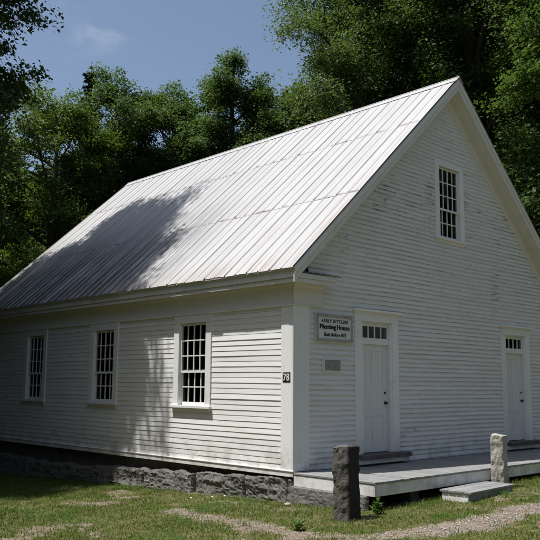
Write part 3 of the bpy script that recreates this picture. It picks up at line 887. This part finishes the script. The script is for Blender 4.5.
def flowers(x, y):
    r = np.random.default_rng(5); root = empty('clover_flower', (x, y, float(ground_z(x, y))), 'three small white clover heads in the grass below the nearest side window', 'flower')
    for k in range(3):
        dx, dy = (-.25, .22, .03)[k], (.35, -.1, .05)[k]; z = float(ground_z(x + dx, y + dy)); b = MB(); b.ball((x + dx, y + dy, z + .085), .017, (1.2, 1.2, .7)); b.tube([(x + dx, y + dy, z - .02), (x + dx, y + dy, z + .08)], .003, 5)
        b.build('flower_head', M['petal'], root, 0)
flowers(-.72, 1.45)
def stone(x, y, s, label):
    b = MB(); bmesh.ops.create_icosphere(b.bm, subdivisions=3, radius=s)
    for v in b.bm.verts:
        n = float(fbm(v.co.x * 9 + 3, v.co.y * 9 + v.co.z * 5)) - .5; v.co *= 1 + .5 * n; v.co.z *= .45
    o = b.build('loose_stone', M['granite_pale'], None, 0); o.location = (x, y, float(ground_z(x, y)) + s * .25); tag(o, label, 'stone')
stone(-.25, -.10, .075, 'pale flat stone on the grass at the foot of the house corner')

# ------------------------------------------------------------------ trees
def tubes(paths):
    V = []; F = []
    for pts, rad, n in paths:
        pts = np.array(pts); i0 = len(V)
        for k, p in enumerate(pts):
            d = pts[min(k + 1, len(pts) - 1)] - pts[max(k - 1, 0)]; d = d / (np.linalg.norm(d) + 1e-9)
            a = np.cross(d, (0, 0, 1) if abs(d[2]) < .9 else (1, 0, 0)); a /= np.linalg.norm(a); c = np.cross(d, a)
            for q in range(n):
                t = 2 * math.pi * q / n; V.append(p + (a * math.cos(t) + c * math.sin(t)) * rad[k])
        for k in range(len(pts) - 1):
            for q in range(n):
                a = i0 + k * n + q; b = i0 + k * n + (q + 1) % n; F.append((a, b, b + n, a + n))
    return np.array(V), np.array(F)
def leaves(centres, normals_out, per, spread, size, r, droop=0.0, aspect=.62):
    C = np.repeat(centres, per, 0); n = len(C)
    O = np.repeat(normals_out, per, 0)
    sp = np.repeat(spread, per)[:, None] if np.ndim(spread) else spread
    off = r.normal(0, 1, (n, 3)) * np.array([1, 1, .45]); ln = np.linalg.norm(off, axis=1, keepdims=True)
    off = off / np.maximum(ln, 1e-6) * np.where(ln > 1.55, r.uniform(.2, 1.5, (n, 1)), ln)
    P = C + off * sp
    P[:, 2] -= droop * np.hypot(off[:, 0], off[:, 1]) * np.ravel(sp) 
    N = np.array([0, 0, 1.0]) + O * .45 + r.normal(0, .55, (n, 3)); N /= np.linalg.norm(N, axis=1, keepdims=True)
    T = r.normal(0, 1, (n, 3)) + O * .8 + np.array([0, 0, -.25]); T -= N * np.sum(T * N, 1, keepdims=True); T /= np.linalg.norm(T, axis=1, keepdims=True)
    B = np.cross(N, T); s = (size * r.uniform(.45, 1.4, n))[:, None]
    V = np.stack([P - T * s * .5, P + B * s * aspect * .5 + N * s * .12 + T * s * .05, P + T * s * .55 - N * s * .10, P - B * s * aspect * .5 + N * s * .12 + T * s * .05], 1)
    i = np.arange(n)[:, None] * 4
    F = np.concatenate([i + np.array([[0, 1, 2]]), i + np.array([[0, 2, 3]])], 1).reshape(-1, 3)
    return V.reshape(-1, 3), F
def broadleaf(seed, H, base, Rr, leaf, per, nprim=30, top=.55, spread=.5, droop=.1, lean=(0, 0), up=.55, wide=.35, jit=(.68, 1.12)):
    """trunk with limbs and twigs; leaf clumps sit on the twigs"""
    r = np.random.default_rng(seed); paths = []; cen = []; out = []
    nt = 9; tr = .018 * H + .05
    tz = np.linspace(-.4, H * .93, nt)
    tp = np.stack([lean[0] * (tz / H) + np.cumsum(r.normal(0, .06, nt)) * (tz > 1), lean[1] * (tz / H) + np.cumsum(r.normal(0, .06, nt)) * (tz > 1), tz], -1)
    paths.append((tp, [max(.02, tr * (1 - .9 * max(0, z) / H) * (1.35 if z < .2 else 1)) for z in tz], 9))
    def trunk_at(z): return np.array([np.interp(z, tz, tp[:, 0]), np.interp(z, tz, tp[:, 1]), z])
    az = r.uniform(0, 6.28)
    for k in range(nprim):
        f = (k + r.uniform(-.4, .4)) / nprim; f = min(max(f, 0), .98)
        az += 2.4 + r.normal(0, .35)
        env = .55 + .45 * f / wide if f < wide else max(.10, 1 - ((f - wide) / (1.05 - wide)) ** 2) ** .5
        env *= r.uniform(*jit)
        z0 = base * .75 + (H * .88 - base * .75) * f
        ln = Rr * env; el = up * .5 + up * f * .9 + r.normal(0, .12)
        p = trunk_at(z0); d = np.array([math.cos(az) * math.cos(el), math.sin(az) * math.cos(el), math.sin(el)])
        pts = [p]; seg = 6; dd = d.copy()
        for s in range(seg):
            dd = dd + r.normal(0, .10, 3) + np.array([0, 0, .05 - .03 * (f < .3)]); dd /= np.linalg.norm(dd); pts.append(pts[-1] + dd * ln / seg)
        pts = np.array(pts); r0 = max(.02, tr * .42 * (1 - .6 * f) * (ln / Rr) ** .5)
        paths.append((pts, [r0 * (1 - .85 * s / seg) + .008 for s in range(seg + 1)], 6))
        nsec = int(5 + 6 * ln / Rr)
        for s in range(nsec):
            t = r.uniform(.28, 1.0); q = t * seg; a = int(min(q, seg - 1)); p0 = pts[a] + (pts[a + 1] - pts[a]) * (q - a)
            sd = (pts[a + 1] - pts[a]); sd /= np.linalg.norm(sd)
            sd = sd + r.normal(0, .75, 3) * np.array([1, 1, .6]) + np.array([0, 0, .15]); sd /= np.linalg.norm(sd)
            sl = ln * .36 * r.uniform(.5, 1.15) * (1.15 - .5 * t) + .35
            mid = p0 + sd * sl * .55 + r.normal(0, .06, 3); end = p0 + sd * sl + r.normal(0, .08, 3) - np.array([0, 0, droop * sl])
            paths.append((np.array([p0, mid, end]), [r0 * .32 * (1 - .5 * t) + .008, .012, .005], 4))
            for c in (end, mid * .4 + end * .6 + r.normal(0, .25, 3), mid):
                cen.append(c); o = c - trunk_at(c[2]); out.append(o / (np.linalg.norm(o) + 1e-6))
        cen.append(pts[-1]); out.append(dd)
    for s in range(5):
        c = trunk_at(H * (.9 + .02 * s)) + r.normal(0, .25, 3); c[2] = H * (.90 + .018 * s); cen.append(c); out.append(np.array([0, 0, 1.]))
    wv, wf = tubes(paths)
    cen = np.array(cen); out = np.array(out)
    lv, lf = leaves(cen, out, per, spread * r.uniform(.6, 1.3, len(cen)), leaf, r, droop)
    return wv, wf, lv, lf
def conifer(seed, H, base, Rr, leaf, per, nw=26):
    r = np.random.default_rng(seed); paths = []; cen = []; out = []; spr = []
    tz = np.linspace(-.4, H, 8); tr = .014 * H + .04
    paths.append((np.stack([np.cumsum(r.normal(0, .02, 8)), np.cumsum(r.normal(0, .02, 8)), tz], -1), [max(.012, tr * (1 - z / H)) for z in tz], 8))
    for k in range(nw):
        f = k / nw; z = base + (H - base) * f
        for q in range(r.integers(4, 7)):
            a = r.uniform(0, 6.28); ln = Rr * (1 - f) ** .8 * r.uniform(.65, 1.1) + .15
            pts = [np.array([0, 0, z + r.normal(0, .12)])]; d = np.array([math.cos(a), math.sin(a), .12 - .35 * (1 - f)])
            for s in range(4): pts.append(pts[-1] + d * ln / 4); d = d + np.array([0, 0, .06]) + r.normal(0, .04, 3)
            pts = np.array(pts); paths.append((pts, [.03 * (1 - f) + .008 - .001 * s for s in range(5)], 4))
            for s in range(2, 10):
                t = s / 9 * 4; i = min(int(t), 3); c = pts[i] + (pts[i + 1] - pts[i]) * (t - i) + r.normal(0, .10 + .04 * ln, 3) * np.array([1, 1, .35])
                cen.append(c); out.append(np.array([math.cos(a), math.sin(a), -.1])); spr.append(.06 + .09 * ln)
    cen.append(np.array([0, 0, H])); out.append(np.array([0, 0, 1.])); spr.append(.07)
    wv, wf = tubes(paths)
    lv, lf = leaves(np.array(cen), np.array(out), per, np.array(spr), leaf, r, .3, .28)
    return wv, wf, lv, lf
def plant(name, x, y, parts, leafm, barkm, label, cat='tree', group=None, rot=0, scale=1):
    wv, wf, lv, lf = parts
    root = empty(name, (x, y, float(ground_z(x, y))), label, cat, group); root.rotation_euler = (0, 0, R_(rot)); root.scale = (scale,) * 3
    for nm, V, F, m in (('trunk', wv, wf, barkm), ('crown', lv, lf, leafm)):
        o = bpy.data.objects.new(nm, np_mesh(nm, V, F, nm == 'trunk')); COL.objects.link(o); o.data.materials.append(m); o.parent = root
    return root
GRP = 'trees standing round the meeting house'
plant('maple_tree', -4.1, 11.95, broadleaf(31, 26, 5.5, 4.95, .135, 115, 78, spread=.42, wide=.42, jit=(.72, 1.1)), M['leaf_dark'], M['bark_dark'], 'dark tall maple at the left edge standing beside the back of the house', group=GRP)
plant('maple_tree', 9.0, 27.0, broadleaf(32, 18.4, 4, 5.4, .145, 100, 38, spread=.5), M['leaf_yellow'], M['bark'], 'yellow green sunlit maple behind the back end of the roof', group=GRP)
plant('spruce_tree', 14.6, 33.2, conifer(33, 23.3, 4, 2.4, .24, 22, 34), M['needle'], M['bark_dark'], 'slim dark spruce tip rising between the maples on the left', 'tree', GRP)
plant('broadleaf_tree', 13.2, 27.2, broadleaf(34, 21.3, 4, 4.2, .15, 95, 36, spread=.48), M['leaf_mid'], M['bark'], 'mid green tree with pointed top right of the slim spruce', group=GRP)
plant('broadleaf_tree', 16.6, 26.8, broadleaf(35, 21.6, 4, 4.2, .15, 95, 36, spread=.48), M['leaf_mid'], M['bark'], 'mid green tree just left of the tall round tree behind the ridge', group=GRP)
plant('broadleaf_tree', 18.3, 23.2, broadleaf(36, 23.0, 4, 4.0, .15, 105, 40, spread=.5), M['leaf_mid'], M['bark'], 'tall round topped tree above the middle of the ridge', group=GRP)
plant('ash_tree', 17.4, 10.9, broadleaf(37, 27, 3, 6.5, .125, 150, 66, spread=.62, droop=.25, up=.5, wide=.25), M['leaf_ash'], M['bark_dark'], 'large soft leaved tree towering over the front half of the ridge', group=GRP)
plant('broadleaf_tree', 22.8, 10.5, broadleaf(41, 30, 4, 6.2, .17, 85, 54, spread=.62), M['leaf_mid'], M['bark_dark'], 'tall tree glimpsed between the soft leaved tree and the dark tree over the peak', group=GRP)
plant('broadleaf_tree', 18.4, 7.2, broadleaf(38, 29, 3, 6.6, .15, 105, 58, spread=.58), M['leaf_mid'], M['bark_dark'], 'dark big tree rising behind the front gable peak', group=GRP)
plant('hemlock_tree', 19.5, 3.0, conifer(39, 25, 1.5, 4.4, .36, 24, 32), M['needle'], M['bark_dark'], 'dark hemlock filling the corner right of the gable', 'tree', GRP)
plant('maple_tree', 15.4, -1.9, broadleaf(40, 18.0, 10, 4.9, .16, 85, 36, spread=.45), M['leaf_mid'], M['bark'], 'bright leaved maple branch reaching in at the right edge', group=GRP)

def woodland():
    r = np.random.default_rng(77); LV = []; LF = []; WV = []; WF = []; nl = nw = 0
    protos = [broadleaf(50 + k, 17, 2, 5.2, .26, 42, 27, spread=.75) for k in range(4)]
    spots = []
    for k in range(46):                       # an arc behind and to the sides of the clearing
        a = R_(-42 + 205 * (k + r.uniform(-.3, .3)) / 45); d = r.uniform(24, 34)
        spots.append((6 + d * math.cos(a), 6 + d * 1.05 * math.sin(a), r.uniform(.78, 1.02)))
    for k in range(34):
        a = R_(-30 + 180 * (k + r.uniform(-.4, .4)) / 33); d = r.uniform(38, 50)
        spots.append((6 + d * math.cos(a), 6 + d * math.sin(a), r.uniform(.95, 1.15)))
    for k in range(22):                       # and across the road behind the photographer
        a = R_(165 + 150 * (k + r.uniform(-.4, .4)) / 21); d = r.uniform(38, 46)
        spots.append((-2 + d * math.cos(a), -2 + d * math.sin(a), r.uniform(.9, 1.1)))
    spots += [(-9, 8.5, .62), (-11.5, 4.5, .8), (-11, 17, 1.0), (-13, 9.5, 1.0), (-8.5, 20.5, 1.1), (-17, 13, 1.1), (1.0, 26, 1.15), (15.5, 18, .75), (15, 23, .8), (17, 2.5, .7), (21, -3, 1.0), (20.5, 9.5, .9)]
    spots += [(-7.5, 15, 1.05), (-9.5, 11.8, .95), (-14, 1, .9), (-17, 6, 1.0)]  # unseen trees thickening the left wood, added to darken the long wall
    big = [broadleaf(60 + k, 30, 3, 6.8, .22, 60, 48, spread=.85) for k in range(2)]
    spots += [(24.0, 23.5, 1.28), (26.5, 19.5, 1.25), (22, 25, 1.0), (24, 17, 1.05), (26.5, 10.5, -.97), (25, 4, -.95)]
    for x, y, s in spots:
        wv, wf, lv, lf = protos[r.integers(0, 4)] if s > 0 else big[r.integers(0, 2)]; s = abs(s); a = r.uniform(0, 6.28); c, q = math.cos(a) * s, math.sin(a) * s; z = float(ground_z(x, y)) + max(0, math.hypot(x - 5, y - 5) - 30) * .02
        tr = lambda v: np.stack([v[:, 0] * c - v[:, 1] * q + x, v[:, 0] * q + v[:, 1] * c + y, v[:, 2] * s + z], -1)
        LV.append(tr(lv)); LF.append(lf + nl); nl += len(lv); WV.append(tr(wv)); WF.append(wf + nw); nw += len(wv)
    root = empty('woodland', (6, 30, -1), 'dark dense woodland surrounding the clearing behind the nearer trees', 'woodland'); root['kind'] = 'stuff'
    link_mesh('trunks', np_mesh('trunks', np.concatenate(WV), np.concatenate(WF), True), M['bark_dark'], root)['kind'] = 'stuff'
    link_mesh('foliage', np_mesh('foliage', np.concatenate(LV), np.concatenate(LF)), M['leaf_wood'], root)['kind'] = 'stuff'
woodland()

# ------------------------------------------------------------------ light, sky, camera
SUN = Vector((-.33, .18, 1)).normalized()          # direction towards the sun
elev = math.asin(SUN.z)
sl = bpy.data.lights.new('sun', 'SUN'); sl.energy = 4.9; sl.angle = R_(.55); sl.color = (1, .975, .94)
so = bpy.data.objects.new('sun', sl); COL.objects.link(so); so.location = (-8, 4, 30); so.rotation_euler = SUN.to_track_quat('Z', 'Y').to_euler()
w = bpy.data.worlds.new('World'); sc.world = w; w.use_nodes = True
nt = w.node_tree; nt.nodes.clear(); t = NT(nt)
sky = t.n('ShaderNodeTexSky', sky_type='NISHITA', sun_disc=False, sun_elevation=elev, sun_rotation=math.atan2(SUN.x, SUN.y), altitude=200, air_density=1.05, dust_density=2.6, ozone_density=.7)
# a thin wisp of cirrus
tc = t.n('ShaderNodeTexCoord').outputs['Generated']
dirv = Vector((.42, .772, .487)).normalized()
dot = t.n('ShaderNodeVectorMath', operation='DOT_PRODUCT', ins={0: tc, 1: tuple(dirv)}).outputs['Value']
mp = t.n('ShaderNodeMapping', ins={0: tc, 2: (0, 0, .6), 3: (1, 2.4, 3)}).outputs[0]
wisp = t.ramp(t.noise(mp, 5.5, 6, .6, .4), .50, .78)
wm = t.math('MULTIPLY', wisp, t.math('MULTIPLY', t.ramp(dot, .9925, .9995), .55))
cc = t.mix(wm, sky.outputs[0], (6.5, 6.8, 7.2))
bg = t.n('ShaderNodeBackground', ins={0: cc, 1: .095})
nt.links.new(bg.outputs[0], t.n('ShaderNodeOutputWorld').inputs[0])

cam = bpy.data.cameras.new('camera'); co_ = bpy.data.objects.new('camera', cam); COL.objects.link(co_)
cam.sensor_fit = 'HORIZONTAL'; cam.sensor_width = 36; cam.lens = 776.13 / 540 * 36; cam.clip_end = 3000; cam.clip_start = .1
yaw, pitch, roll = -.7627, .1473, .0075
fw = Vector((-math.sin(yaw), math.cos(yaw), 0)); rt = Vector((math.cos(yaw), math.sin(yaw), 0)); up = Vector((0, 0, 1))
f2 = fw * math.cos(pitch) + up * math.sin(pitch); u2 = up * math.cos(pitch) - fw * math.sin(pitch)
r3 = rt * math.cos(roll) + u2 * math.sin(roll); u3 = u2 * math.cos(roll) - rt * math.sin(roll)
co_.matrix_world = Matrix(((r3.x, u3.x, -f2.x, -10.5815), (r3.y, u3.y, -f2.y, -10.4147), (r3.z, u3.z, -f2.z, 1.6048), (0, 0, 0, 1)))
sc.camera = co_
sc.view_settings.view_transform = 'Standard'; sc.view_settings.look = 'None'; sc.view_settings.exposure = .38; sc.view_settings.gamma = 1
sc.view_settings.use_curve_mapping = False
sc.render.engine = 'CYCLES'
sc.cycles.max_bounces = 8; sc.cycles.transparent_max_bounces = 8; sc.cycles.use_denoising = True
